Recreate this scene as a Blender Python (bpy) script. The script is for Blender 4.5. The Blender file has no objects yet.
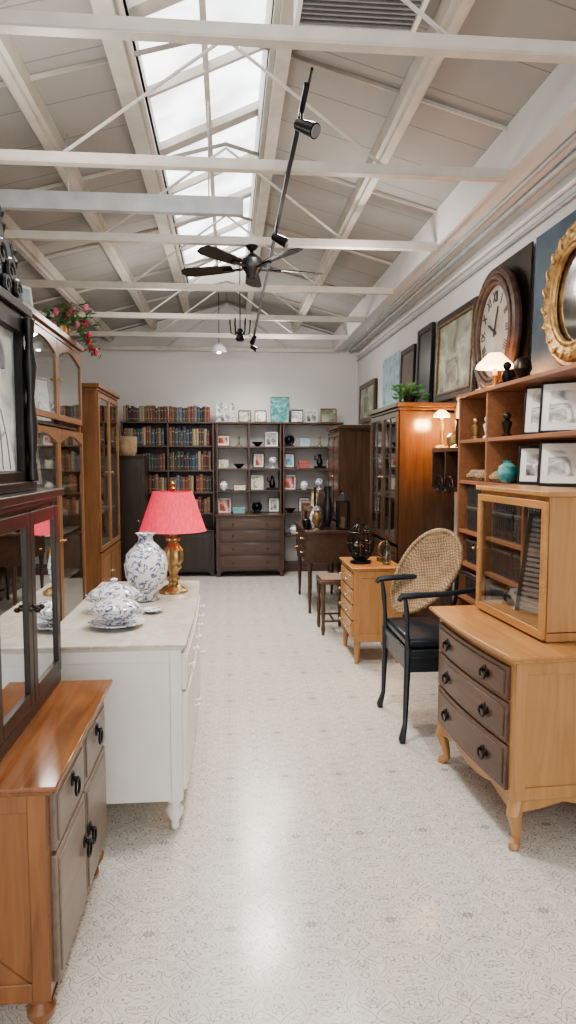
import bpy, math, random, bmesh
from mathutils import Vector, Matrix, Euler
random.seed(7)
S=bpy.context.scene
COL=S.collection
R=math.radians
pi=math.pi
# ------------------------------------------------------------------ materials
def mk(name):
    m=bpy.data.materials.new(name); m.use_nodes=True
    nt=m.node_tree; return m,nt,nt.nodes['Principled BSDF']
def c4(c): return (c[0],c[1],c[2],1)
def coords(nt,scale=(1,1,1)):
    tc=nt.nodes.new('ShaderNodeTexCoord'); mp=nt.nodes.new('ShaderNodeMapping')
    mp.inputs['Scale'].default_value=scale
    nt.links.new(tc.outputs['Object'],mp.inputs['Vector']); return mp.outputs['Vector']
def ramp(nt,fac,stops,interp='LINEAR'):
    r=nt.nodes.new('ShaderNodeValToRGB'); r.color_ramp.interpolation=interp
    e=r.color_ramp.elements
    while len(e)<len(stops): e.new(.5)
    for i,(p,c) in enumerate(stops):
        e[i].position=p; e[i].color=c4(c)
    nt.links.new(fac,r.inputs['Fac']); return r.outputs['Color']
def noise(nt,vec,scale=5,detail=4,dist=0,rough=.5):
    n=nt.nodes.new('ShaderNodeTexNoise'); n.inputs['Scale'].default_value=scale
    n.inputs['Detail'].default_value=detail; n.inputs['Distortion'].default_value=dist
    n.inputs['Roughness'].default_value=rough
    nt.links.new(vec,n.inputs['Vector']); return n.outputs['Fac']
def bump(nt,b,h,st=.2,d=.01):
    n=nt.nodes.new('ShaderNodeBump'); n.inputs['Strength'].default_value=st; n.inputs['Distance'].default_value=d
    nt.links.new(h,n.inputs['Height']); nt.links.new(n.outputs['Normal'],b.inputs['Normal'])
def plain(name,c,rough=.5,metal=0,var=.12,scale=9,bmp=0):
    m,nt,b=mk(name); v=coords(nt); f=noise(nt,v,scale,4)
    a=tuple(x*(1-var) for x in c); d=tuple(min(1,x*(1+var)) for x in c)
    nt.links.new(ramp(nt,f,[(.3,a),(.7,d)]),b.inputs['Base Color'])
    b.inputs['Roughness'].default_value=rough; b.inputs['Metallic'].default_value=metal
    if bmp: bump(nt,b,f,bmp)
    return m
def wood(name,c1,c2,rough=.32,axis='z',k=1.0):
    m,nt,b=mk(name)
    s={'x':(1.2,14,14),'y':(14,1.2,14),'z':(14,14,1.2)}[axis]
    v=coords(nt,tuple(q*k for q in s)); f=noise(nt,v,1.6,7,.9,.6)
    v2=coords(nt,(1.5,1.5,1.5)); f2=noise(nt,v2,2,2)
    mx=nt.nodes.new('ShaderNodeMath'); mx.operation='MULTIPLY_ADD'
    nt.links.new(f2,mx.inputs[0]); mx.inputs[1].default_value=.4; nt.links.new(f,mx.inputs[2])
    nt.links.new(ramp(nt,mx.outputs[0],[(.42,c1),(.92,c2)]),b.inputs['Base Color'])
    b.inputs['Roughness'].default_value=rough
    bump(nt,b,f,.08,.004)
    return m
def art(name,stops,scale=6,seed=0,dist=1.5,rough=.5):
    m,nt,b=mk(name)
    tc=nt.nodes.new('ShaderNodeTexCoord'); mp=nt.nodes.new('ShaderNodeMapping')
    mp.inputs['Location'].default_value=(seed*3.1,seed*1.7,seed)
    nt.links.new(tc.outputs['Object'],mp.inputs['Vector'])
    f=noise(nt,mp.outputs['Vector'],scale,5,dist)
    nt.links.new(ramp(nt,f,stops),b.inputs['Base Color']); b.inputs['Roughness'].default_value=rough
    return m
def glass(name,tint=(.97,.98,.98),refl=.03,rough=.02,k=.7):
    m,nt,b=mk(name); nt.nodes.remove(b); out=nt.nodes['Material Output']
    t=nt.nodes.new('ShaderNodeBsdfTransparent'); t.inputs['Color'].default_value=c4(tint)
    g=nt.nodes.new('ShaderNodeBsdfGlossy'); g.inputs['Roughness'].default_value=rough
    g.inputs['Color'].default_value=(.95,.97,.97,1)
    fr=nt.nodes.new('ShaderNodeLayerWeight'); fr.inputs['Blend'].default_value=.5
    pw=nt.nodes.new('ShaderNodeMath'); pw.operation='POWER'; nt.links.new(fr.outputs['Facing'],pw.inputs[0]); pw.inputs[1].default_value=4
    ad=nt.nodes.new('ShaderNodeMath'); ad.operation='MULTIPLY_ADD'; ad.use_clamp=True
    nt.links.new(pw.outputs[0],ad.inputs[0]); ad.inputs[1].default_value=k; ad.inputs[2].default_value=refl
    mx=nt.nodes.new('ShaderNodeMixShader'); nt.links.new(ad.outputs[0],mx.inputs[0])
    nt.links.new(t.outputs[0],mx.inputs[1]); nt.links.new(g.outputs[0],mx.inputs[2])
    nt.links.new(mx.outputs[0],out.inputs['Surface']); return m
def emis(name,c,st,var=0,scale=2.2):
    m,nt,b=mk(name); b.inputs['Base Color'].default_value=c4(c)
    b.inputs['Emission Strength'].default_value=st
    v=coords(nt); f=noise(nt,v,scale,3)
    nt.links.new(ramp(nt,f,[(.38,tuple(x*(1-var) for x in c)),(.62,c)]),b.inputs['Emission Color'])
    return m

OAK=wood('oak_wood',(.13,.060,.028),(.26,.13,.062))
OAKX=wood('oak_wood_cross',(.16,.08,.035),(.31,.16,.07),axis='x')
HONEY=wood('honey_maple',(.34,.165,.067),(.48,.265,.115),axis='z')
HONEYX=wood('honey_maple_top',(.35,.165,.06),(.50,.265,.105),axis='x',rough=.22)
WALN=wood('walnut_wood',(.055,.032,.018),(.12,.07,.038),axis='x')
MAHO=wood('mahogany_wood',(.042,.023,.013),(.095,.052,.029),rough=.2)
MAHOX=wood('mahogany_cross',(.040,.021,.014),(.088,.045,.029),rough=.28,axis='x')
DARK=wood('dark_stained_wood',(.015,.010,.007),(.036,.024,.016),rough=.34)
DKLIN=plain('cabinet_lining',(.13,.10,.075),.6,var=.3)
CHER=wood('cherry_wood',(.14,.055,.021),(.27,.118,.046),rough=.25)
CHERX=wood('cherry_wood_top',(.12,.046,.019),(.28,.118,.046),rough=.12,axis='x')
TAUPE=wood('taupe_drawer_wood',(.14,.105,.082),(.235,.185,.145),rough=.32,axis='x')
DRAWR=wood('brown_drawer_wood',(.07,.040,.027),(.14,.078,.052),rough=.28,axis='x')
BOOKW=wood('bookcase_wood',(.20,.088,.044),(.34,.155,.08),rough=.4,axis='x')
BACKW=wood('shelf_brown_wood',(.045,.027,.021),(.11,.064,.046),rough=.4,axis='x')
BLACKW=plain('black_painted_wood',(.012,.012,.012),.3)
BLUEBLK=plain('blue_black_paint',(.018,.026,.034),.28)
WHITEP=plain('white_paint',(.80,.79,.76),.35,var=.03)
CREAMT,nt,b=mk('cream_marble_top')
nt.links.new(ramp(nt,noise(nt,coords(nt),5,6,1.6,.6),[(.35,(.66,.60,.51)),(.5,(.58,.53,.46)),(.56,(.70,.65,.57)),(.7,(.60,.56,.50))]),b.inputs['Base Color']); b.inputs['Roughness'].default_value=.22
BLACKM=plain('black_metal',(.012,.012,.013),.35,.6)
BRASS=plain('antique_brass',(.42,.31,.15),.32,.85,bmp=.2,scale=40)
GOLD=plain('gilded_plaster',(.52,.32,.13),.38,.5,var=.45,scale=26,bmp=.5)
BRONZ=plain('dark_bronze',(.05,.04,.03),.35,.8)
OLDGOLD=plain('dull_old_gold',(.20,.13,.055),.4,.5,var=.4,scale=40,bmp=.5)
STEEL=plain('galvanised_steel',(.40,.42,.43),.5,.2)
WALL=plain('wall_paint',(.69,.68,.665),.8,var=.03,scale=2)
TRUSS=plain('truss_cream_paint',(.54,.505,.455),.55,var=.08)
PAPER=plain('paper',(.80,.78,.73),.8,var=.05)
GLASS=glass('clear_glass')
MIRG=glass('silvered_glass',(.6,.64,.64),.55,.01)
MIRR,nt,b=mk('mirror'); b.inputs['Metallic'].default_value=1; b.inputs['Roughness'].default_value=.08
nt.links.new(ramp(nt,noise(nt,coords(nt),3,2),[(.3,(.40,.39,.38)),(.7,(.55,.54,.53))]),b.inputs['Base Color'])
CORAL,nt,b=mk('pink_red_shade')
nt.links.new(ramp(nt,noise(nt,coords(nt,(60,60,2)),2,3),[(.3,(.56,.03,.065)),(.7,(.74,.065,.105))]),b.inputs['Base Color'])
b.inputs['Roughness'].default_value=.7; b.inputs['Emission Color'].default_value=(.9,.06,.11,1); b.inputs['Emission Strength'].default_value=.25
WARM=emis('warm_glowing_shade',(1,.55,.26),5)
BULB=emis('lamp_bulb',(1,.95,.85),14)
SKYG=emis('skylight_glass',(.93,.97,1),2.8,.55,2.2)
PORC,nt,b=mk('blue_white_porcelain')
nt.links.new(ramp(nt,noise(nt,coords(nt),22,5,2.2),[(.0,(.76,.77,.79)),(.51,(.76,.77,.79)),(.57,(.06,.09,.18)),(.62,(.13,.17,.29)),(.66,(.76,.77,.79))]),b.inputs['Base Color']); b.inputs['Roughness'].default_value=.1
PORCW=plain('white_porcelain',(.78,.78,.79),.12,var=.03)
WICK,nt,b=mk('woven_rattan')
wv=coords(nt); ck=nt.nodes.new('ShaderNodeTexChecker'); ck.inputs['Scale'].default_value=85
ck.inputs['Color1'].default_value=(.50,.36,.22,1); ck.inputs['Color2'].default_value=(.26,.175,.10,1)
nt.links.new(wv,ck.inputs['Vector'])
mxr=nt.nodes.new('ShaderNodeMix'); mxr.data_type='RGBA'; mxr.blend_type='MULTIPLY'; mxr.inputs['Factor'].default_value=.8
nt.links.new(ck.outputs['Color'],mxr.inputs[6]); nt.links.new(ramp(nt,noise(nt,wv,14,4,.6),[(.3,(.55,.50,.45)),(.65,(1,1,1))]),mxr.inputs[7])
nt.links.new(mxr.outputs[2],b.inputs['Base Color']); b.inputs['Roughness'].default_value=.7
bump(nt,b,ck.outputs['Fac'],.5)
DWICK=plain('dark_basket_weave',(.055,.048,.043),.7,var=.6,scale=55,bmp=.7)
LEAF=plain('leaf_green',(.06,.16,.045),.5,var=.4,scale=30)
REDF=plain('red_petals',(.55,.02,.07),.5,var=.3)
PINKF=plain('pink_petals',(.7,.2,.3),.5,var=.3)
TEAL=art('teal_canvas',[(.35,(.02,.12,.13)),(.5,(.05,.26,.26)),(.65,(.28,.42,.38))],12,1)
BLUEA=art('pale_blue_print',[(.35,(.18,.34,.40)),(.6,(.42,.56,.60))],5,2)
ARTS=[art('landscape_print',[(.3,(.08,.07,.05)),(.5,(.35,.30,.22)),(.7,(.65,.62,.52))],7,3),
 art('grey_sketch',[(.35,(.30,.30,.31)),(.5,(.72,.71,.68)),(.7,(.80,.79,.76))],9,4),
 art('bw_photo',[(.3,(.04,.04,.04)),(.5,(.4,.4,.4)),(.65,(.75,.75,.75))],14,5),
 art('botanical_print',[(.3,(.76,.74,.66)),(.55,(.66,.66,.56)),(.62,(.2,.28,.14))],10,6),
 art('red_print',[(.3,(.7,.65,.6)),(.55,(.5,.08,.06)),(.7,(.2,.04,.03))],8,7),
 art('blue_print',[(.3,(.74,.78,.80)),(.55,(.12,.35,.5)),(.7,(.03,.1,.2))],8,8)]
OLDOIL=art('old_oil_painting',[(.3,(.09,.10,.07)),(.5,(.30,.31,.23)),(.7,(.54,.56,.46))],4,9)
SKETCHBG=art('pale_sketch_paper',[(.3,(.20,.22,.22)),(.5,(.42,.45,.44)),(.7,(.62,.63,.61))],5,11)
GREYP=plain('mid_grey',(.22,.22,.23),.5)
CREAM=plain('cream_paint',(.68,.62,.50),.45)
SKIN=plain('pale_ink_tone',(.74,.70,.64),.6)
AQUA=plain('aqua_box_paint',(.2,.42,.44),.5)
WBOX=plain('cream_box_card',(.72,.66,.55),.6)
RBOX=plain('dusky_red_card',(.42,.10,.09),.5)
GLZ=plain('dim_glassware',(.34,.36,.35),.08)
# floor
FLOOR,nt,b=mk('patterned_vinyl_floor')
L=nt.links
tc=nt.nodes.new('ShaderNodeTexCoord'); sep=nt.nodes.new('ShaderNodeSeparateXYZ'); L.new(tc.outputs['Object'],sep.inputs[0])
def math_(op,a,bv=None,clamp=False):
    n=nt.nodes.new('ShaderNodeMath'); n.operation=op; n.use_clamp=clamp
    for i,x in enumerate((a,bv)):
        if x is None: continue
        if isinstance(x,(int,float)): n.inputs[i].default_value=x
        else: L.new(x,n.inputs[i])
    return n.outputs[0]
T=.26
px=math_('PINGPONG',math_('ADD',sep.outputs[0],26),T/2); py=math_('PINGPONG',math_('ADD',sep.outputs[1],26),T)
cb=nt.nodes.new('ShaderNodeCombineXYZ'); L.new(px,cb.inputs[0]); L.new(py,cb.inputs[1])
n1=noise(nt,cb.outputs[0],9,1,1.9)
line=math_('LESS_THAN',math_('ABSOLUTE',math_('SINE',math_('MULTIPLY',n1,38))),.23)
n2=noise(nt,cb.outputs[0],27,1,1.6)
line2=math_('LESS_THAN',math_('ABSOLUTE',math_('SINE',math_('MULTIPLY',n2,15))),.19)
wear=noise(nt,tc.outputs['Object'],110,3)
tot=math_('MAXIMUM',line,math_('MULTIPLY',line2,.7))
tot=math_('MULTIPLY',tot,math_('ADD',math_('MULTIPLY',wear,1.2),.30),True)
sx=math_('LESS_THAN',math_('PINGPONG',math_('ADD',sep.outputs[0],26),T),.0022); sy=math_('LESS_THAN',math_('PINGPONG',math_('ADD',sep.outputs[1],26),T),.0022)
tot=math_('MAXIMUM',tot,math_('MULTIPLY',math_('MAXIMUM',sx,sy),.35))
mix=nt.nodes.new('ShaderNodeMix'); mix.data_type='RGBA'
L.new(tot,mix.inputs['Factor']); mix.inputs[6].default_value=(.71,.675,.615,1); mix.inputs[7].default_value=(.31,.295,.27,1)
L.new(mix.outputs[2],b.inputs['Base Color']); b.inputs['Roughness'].default_value=.19
bump(nt,b,tot,.06,.002)
# ceiling boards
CEIL,nt,b=mk('ceiling_board')
br=nt.nodes.new('ShaderNodeTexBrick'); br.inputs['Scale'].default_value=1; br.inputs['Brick Width'].default_value=4; br.inputs['Row Height'].default_value=.38
br.inputs['Mortar Size'].default_value=.005; br.offset=0
br.inputs['Color1'].default_value=(.335,.32,.30,1); br.inputs['Color2'].default_value=(.31,.295,.28,1); br.inputs['Mortar'].default_value=(.21,.20,.19,1)
nt.links.new(coords(nt),br.inputs['Vector']); nt.links.new(br.outputs['Color'],b.inputs['Base Color']); b.inputs['Roughness'].default_value=.8

# ------------------------------------------------------------------ mesh builder
class B:
    def __init__(s): s.v=[];s.f=[];s.mi=[];s.m=0
    def add(s,vs,fs):
        o=len(s.v); s.v+=[tuple(v) for v in vs]
        for f in fs: s.f.append([o+i for i in f]); s.mi.append(s.m)
        return s
    def box(s,x0,x1,y0,y1,z0,z1):
        return s.add([(x0,y0,z0),(x1,y0,z0),(x1,y1,z0),(x0,y1,z0),(x0,y0,z1),(x1,y0,z1),(x1,y1,z1),(x0,y1,z1)],
          [(0,3,2,1),(4,5,6,7),(0,1,5,4),(1,2,6,5),(2,3,7,6),(3,0,4,7)])
    def rod(s,pts,rad,n=8,closed=False):
        pts=[Vector(p) for p in pts]; k=len(pts)
        if isinstance(rad,(int,float)): rad=[rad]*k
        vs=[];fs=[]; ref=None
        for i,p in enumerate(pts):
            a=pts[(i-1)%k] if (closed or i>0) else p; c=pts[(i+1)%k] if (closed or i<k-1) else p
            t=(c-a).normalized()
            if ref is None:
                ref=Vector((0,0,1)) if abs(t.z)<.9 else Vector((1,0,0))
            u=(ref-t*ref.dot(t)).normalized(); ref=u; w=t.cross(u)
            for j in range(n):
                an=2*pi*j/n; vs.append(p+(u*math.cos(an)+w*math.sin(an))*rad[i])
        m=k if closed else k-1
        for i in range(m):
            for j in range(n):
                a=i*n+j;b2=i*n+(j+1)%n;c=((i+1)%k)*n+(j+1)%n;d=((i+1)%k)*n+j
                fs.append((a,b2,c,d))
        if not closed: fs.append(tuple(range(n))); fs.append(tuple((k-1)*n+j for j in range(n)))
        return s.add(vs,fs)
    def cyl(s,p,q,r,r2=None,n=14): return s.rod([p,q],[r,r if r2 is None else r2],n)
    def lathe(s,prof,c=(0,0,0),n=24,sx=1,sy=1,flute=0,fk=8):
        vs=[];fs=[]
        for r,z in prof:
            for j in range(n):
                a=2*pi*j/n; rr=r*(1+flute*math.cos(fk*a)); vs.append((c[0]+rr*sx*math.cos(a),c[1]+rr*sy*math.sin(a),c[2]+z))
        k=len(prof)
        for i in range(k-1):
            for j in range(n): fs.append((i*n+j,i*n+(j+1)%n,(i+1)*n+(j+1)%n,(i+1)*n+j))
        if prof[0][0]>1e-4: fs.append(tuple(reversed(range(n))))
        if prof[-1][0]>1e-4: fs.append(tuple((k-1)*n+j for j in range(n)))
        return s.add(vs,fs)
    def lathey(s,prof,c,n=20,sz=1):
        vs=[];fs=[]
        for r,o in prof:
            for j in range(n):
                a=2*pi*j/n; vs.append((c[0]+r*math.cos(a),c[1]-o,c[2]+sz*r*math.sin(a)))
        k=len(prof)
        for i in range(k-1):
            for j in range(n): fs.append((i*n+j,i*n+(j+1)%n,(i+1)*n+(j+1)%n,(i+1)*n+j))
        fs.append(tuple(range(n))); fs.append(tuple((k-1)*n+j for j in range(n)))
        return s.add(vs,fs)
    def sph(s,c,r,sx=1,sy=1,sz=1,n=12,m=8):
        prof=[(max(1e-5,r*math.sin(pi*i/m)),-r*sz*math.cos(pi*i/m)) for i in range(m+1)]
        return s.lathe(prof,c,n,sx,sy)
    def prism(s,poly,a,b2,ax='y'):
        k=len(poly)
        def P(p,t): return {'y':(p[0],t,p[1]),'x':(t,p[0],p[1]),'z':(p[0],p[1],t)}[ax]
        vs=[P(p,a) for p in poly]+[P(p,b2) for p in poly]
        fs=[tuple(range(k)),tuple(range(2*k-1,k-1,-1))]+[(i,(i+1)%k,k+(i+1)%k,k+i) for i in range(k)]
        return s.add(vs,fs)
    def build(s,name,mats,parent=None,bevel=0,label=None,sharp=35):
        me=bpy.data.meshes.new(name); me.from_pydata(s.v,[],s.f)
        if not isinstance(mats,(list,tuple)): mats=[mats]
        for m in mats: me.materials.append(m)
        for p,i in zip(me.polygons,s.mi): p.material_index=i
        bm=bmesh.new(); bm.from_mesh(me); bmesh.ops.remove_doubles(bm,verts=bm.verts,dist=1e-6)
        bmesh.ops.recalc_face_normals(bm,faces=bm.faces); bm.to_mesh(me); bm.free()
        me.shade_smooth(); me.set_sharp_from_angle(angle=R(sharp))
        o=bpy.data.objects.new(name,me); COL.objects.link(o)
        if parent: o.parent=parent
        if bevel:
            md=o.modifiers.new('bevel','BEVEL'); md.width=bevel; md.segments=2; md.limit_method='ANGLE'; md.angle_limit=R(50)
        if label: o['label']=label
        return o
def tag(o,label,cat,group=None):
    o['label']=label; o['category']=cat
    if group: o['group']=group
    return o
def thing(name,label,cat,loc,rz=0,group=None,rx=0):
    e=bpy.data.objects.new(name,None); e.empty_display_size=.1; COL.objects.link(e)
    e.location=loc; e.rotation_euler=(R(rx),0,R(rz)); return tag(e,label,cat,group)
def struct(o): o['kind']='structure'; return o
def copytree(o,loc,rz=None,**kw):
    n=o.copy(); COL.objects.link(n); n.location=loc
    if rz is not None: n.rotation_euler[2]=R(rz)
    for k,v in kw.items(): n[k]=v
    def rec(src,dst):
        for c in src.children:
            d=c.copy(); COL.objects.link(d); d.parent=dst; rec(c,d)
    rec(o,n); return n

# ------------------------------------------------------------------ room
XL,XR,YB,YF=-2.0,1.8,9.4,-1.6
def ceilz(x): return 3.6-.27*abs(x)
struct(B().box(XL-.1,XR+.1,YF,YB+.1,-.1,0).build('floor',FLOOR))
struct(B().box(XL-.1,XL,YF,YB,0,3.1).build('wall_left',WALL))
struct(B().box(XR,XR+.1,YF,YB,0,3.16).build('wall_right',WALL))
struct(B().prism([(XL-.1,0),(XR+.1,0),(XR+.1,3.1),(0,3.62),(XL-.1,3.07)],YB,YB+.1).build('wall_back',WALL))
SX0,SX1,SY0,SY1=-.44,.22,.2,8.3
b=B()
t=.06
def slab(x0,x1,y0,y1): b.prism([(x0,ceilz(x0)),(x1,ceilz(x1)),(x1,ceilz(x1)+t),(x0,ceilz(x0)+t)],y0,y1)
slab(XL-.1,SX0,YF,YB+.1); slab(SX1,XR+.1,YF,YB+.1)
for y0,y1 in((YF,SY0),(SY1,YB+.1)):
    slab(SX0,0,y0,y1); slab(0,SX1,y0,y1)
struct(b.build('ceiling',CEIL))
# skylight
b=B(); zl,zr=3.62,3.92
b.box(SX0-.03,SX0,SY0,SY1,ceilz(SX0)-.03,zl); b.box(SX1,SX1+.03,SY0,SY1,ceilz(SX1)-.03,zr)
for y in(SY0,SY1-.03):
    b.prism([(SX0,ceilz(SX0)),(0,3.58),(SX1,ceilz(SX1)),(SX1,zr),(SX0,zl)],y,y+.03)
struct(b.build('trim_1',TRUSS))
b=B(); b.add([(SX0,SY0,zl),(SX1,SY0,zr),(SX1,SY1,zr),(SX0,SY1,zl)],[(0,1,2,3)])
struct(b.build('window_1',SKYG))
b=B()
y=SY0+.3; k=0
while y<SY1:
    wd=.05 if k%2==0 else .015
    b.prism([(SX0,zl-.06),(SX1,zr-.06),(SX1,zr-.005),(SX0,zl-.005)],y-wd,y+wd); y+=.72; k+=1
for fx in(.5,):
    x=SX0+(SX1-SX0)*fx; z=zl+(zr-zl)*fx; b.box(x-.016,x+.016,SY0,SY1,z-.05,z-.004)
struct(b.build('trim_2',GREYP if False else TRUSS))
# purlins and soffit
for i,x in enumerate((-1.55,-.98,.92)):
    z=ceilz(x); struct(B().box(x-.045,x+.045,YF,YB,z-.08,z+.01).box(x-.02,x+.02,YF,YB,z-.11,z-.07).build('trim_%d'%(3+i),TRUSS))
struct(B().box(SX0-.12,SX0-.03,YF,YB,ceilz(SX0)-.07,ceilz(SX0)+.03).build('trim_6',TRUSS))
struct(B().box(SX1+.03,SX1+.10,YF,YB,ceilz(SX1)-.07,ceilz(SX1)).build('trim_7',TRUSS))
struct(B().box(1.46,XR,YF,YB,3.00,3.22).box(1.44,1.46,YF,YB,2.97,3.22).build('trim_8',WALL))
struct(B().box(XL,XR,YB-.015,YB,0,.09).build('baseboard_back',WHITEP))
struct(B().box(XR-.015,XR,YF,YB,0,.09).build('baseboard_right',WHITEP))
struct(B().box(XL,XL+.015,YF,YB,0,.09).build('baseboard_left',WHITEP))

# trusses
tr=None
XT=1.44
for i,y in enumerate((2.47,3.52,4.70,5.95,7.15,8.2,9.2)):
    if tr is None:
        tr=thing('roof_truss','cream painted steel roof truss with diagonal web bars','roof truss',(0,y,2.965),group='row of roof trusses')
        b=B(); b.box(XL,XT,-.024,-.018,-.022,.024); b.box(XL,XT,-.024,.024,-.027,-.020); b.box(XL,XT,.018,.024,-.022,.024)
        b.build('bottom_chord',TRUSS,tr)
        b=B()
        for sg in(-1,1):
            xe=XL if sg<0 else XT
            b.prism([(0,.613),(xe,ceilz(xe)-2.99),(xe,ceilz(xe)-2.972),(0,.635)],-.006,.006)
        b.build('top_chord',TRUSS,tr)
        for p,q in (((-.8,0),(0,.6)),((.8,0),(0,.6))):
            B().cyl((p[0],0,p[1]+.02),(q[0],0,q[1]),.009,n=6).build('diagonal_brace',TRUSS,tr)
    else: copytree(tr,(0,y,2.965))
b=B().box(XL+.01,.10,4.10,4.15,2.93,3.03)
for x in(-1.7,-.9,-.1): b.cyl((x,4.125,3.03),(x,4.125,ceilz(x)-.005),.005,n=6)
e=tag(b.build('cable_tray',STEEL,bevel=.004),'grey galvanised cable tray crossing under the roof trusses','cable tray')
# vent grille
e=thing('air_vent','square ceiling air vent with dark louvres','air vent',(.55,2.72,3.34))
B().box(-.26,.26,-.02,.0,-.02,.10).box(-.26,.26,.28,.30,-.02,.10).box(-.26,-.24,0,.28,-.02,.10).box(.24,.26,0,.28,-.02,.10).box(-.24,.24,0,.28,.08,.10).build('vent_frame',WHITEP,e)
b=B()
for k in range(9): b.box(-.24,.24,.02+k*.03,.03+k*.03,-.01,.02)
b.build('louvre',GREYP,e)
for x,z,r in((1.69,2.979,.020),(1.60,2.986,.013),(1.782,2.93,.017),(1.786,2.86,.013)):
    tag(B().cyl((x,0,z),(x,9.38,z),r).build('conduit_pipe',STEEL if r!=.017 else WHITEP),'long straight conduit pipe running along the wall top','pipe','wall conduits')
# track rail & spots
tag(B().box(.30,.32,2.7,8.9,2.925,2.94).cyl((.33,2.7,2.99),(.33,8.9,2.99),.006).build('lighting_track',BLACKM),'long black lighting track fixed under the trusses','lighting track')
def spot(x,y,z,rz):
    e=thing('track_spotlight','small black cylindrical spotlight on the ceiling track','spotlight',(x,y,z),rz,'track spotlights')
    e.scale=(.74,.74,.74)
    B().cyl((0,0,0),(0,0,-.06),.008).cyl((0,0,-.06),(.03,0,-.09),.007).build('bracket',BLACKM,e)
    B().cyl((-.02,.03,-.06),(.07,-.05,-.13),.03,.042,18).build('lamp_head',BLACKM,e)
    B().cyl((.071,-.051,-.131),(.075,-.054,-.134),.036,.034,18).build('lens',GREYP,e)
for y,rz in((2.88,0),(4.3,20),(7.8,150),(8.4,0)): spot(.31,y,2.925,rz)
# fan hung from truss
e=thing('ceiling_fan','dark bronze ceiling fan with five wooden blades under a roof truss','ceiling fan',(.17,4.70,2.938)); e.scale=(.86,.86,.86)
B().cyl((0,0,0),(0,0,-.07),.014).lathe([(.012,-.04),(.03,-.035),(.05,-.01),(.045,0)]).build('down_rod',BLACKM,e)
B().lathe([(.02,-.26),(.04,-.25),(.055,-.21),(.075,-.19),(.085,-.15),(.08,-.11),(.05,-.08),(.02,-.06)]).build('motor_housing',BLACKW,e)
for k in range(5):
    a=2*pi*k/5+.25
    bl=B(); 
    poly=[(.16,-.045),(.30,-.06),(.52,-.07),(.58,-.05),(.60,0),(.58,.05),(.52,.07),(.30,.06),(.16,.045)]
    bl.prism(poly,-.17,-.162,'z'); o=bl.build('blade',BRONZ,e); 
    me=o.data
    for v in me.vertices: v.co.z+=v.co.y*.2
    o.rotation_euler=(0,0,a)
    B().box(.06,.24,-.015,.015,-.182,-.172).build('blade_bracket',BLACKM,o)
e=thing('pendant_lamp','small white dome pendant lamp hanging from the ceiling','pendant lamp',(-.10,8.6,3.55))
B().cyl((0,0,0),(0,0,-.62),.004).build('cord',BLACKM,e)
B().lathe([(.10,-.72),(.09,-.67),(.05,-.63),(.015,-.61)]).build('lamp_shade',PORCW,e)
B().sph((0,0,-.70),.035).build('bulb',BULB,e)
e=thing('metal_chandelier','small black wrought metal chandelier hanging from the ceiling','chandelier',(.27,6.9,3.50))
b=B().cyl((0,0,0),(0,0,-.7),.005)
for k in range(6):
    a=2*pi*k/6; c,s_=math.cos(a),math.sin(a)
    b.rod([(0,0,-.70),(.05*c,.05*s_,-.76),(.09*c,.09*s_,-.74),(.10*c,.10*s_,-.66)],.006,6)
b.sph((0,0,-.72),.03); b.lathe([(.03,-.82),(.05,-.80),(.02,-.74)],n=10); b.build('chandelier_frame',BLACKM,e)
for k in range(6):
    a=2*pi*k/6; B().cyl((.10*math.cos(a),.10*math.sin(a),-.66),(.10*math.cos(a),.10*math.sin(a),-.61),.007).build('candle',BLACKM,e)
e.location.x=.13; e.location.z=3.5

# ------------------------------------------------------------------ furniture helpers
def knob(parent,x,y,z,m=BRASS,r=.014,name='knob'):
    return B().lathey([(r*.9,0),(r*.5,.006),(r*.5,.012),(r,.018),(r*.9,.026),(r*.3,.031)],(x,y,z),14).build(name,m,parent)
def bail(parent,x,y,z,m=BLACKM,w=.052):
    b=B()
    pl=[(x-w*.75,z),(x-w*.45,z+.018),(x-w*.15,z+.013),(x,z+.028),(x+w*.15,z+.013),(x+w*.45,z+.018),(x+w*.75,z),(x+w*.4,z-.016),(x,z-.026),(x-w*.4,z-.016)]
    b.prism(pl,y-.003,y)
    for s in(-1,1): b.lathey([(.010,0),(.010,.004),(.006,.007),(.006,.014)],(x+s*w/2,y,z),12)
    pts=[(x-w/2,y-.012,z)]+[(x-w/2*math.cos(a),y-.014,z-.030*math.sin(a)) for a in [pi*i/8 for i in range(1,8)]]+[(x+w/2,y-.012,z)]
    b.rod(pts,.0045,6)
    return b.build('handle',m,parent)
def ring(parent,x,y,z,m=BLACKM,r=.024):
    b=B(); b.lathey([(.022,0),(.020,.004),(.010,.007),(.007,.016),(.004,.018)],(x,y,z),16)
    b.rod([(x+r*math.cos(a),y-.014,z-r+r*math.sin(a)) for a in [2*pi*i/16 for i in range(16)]],.004,6,True)
    return b.build('handle',m,parent)
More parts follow.
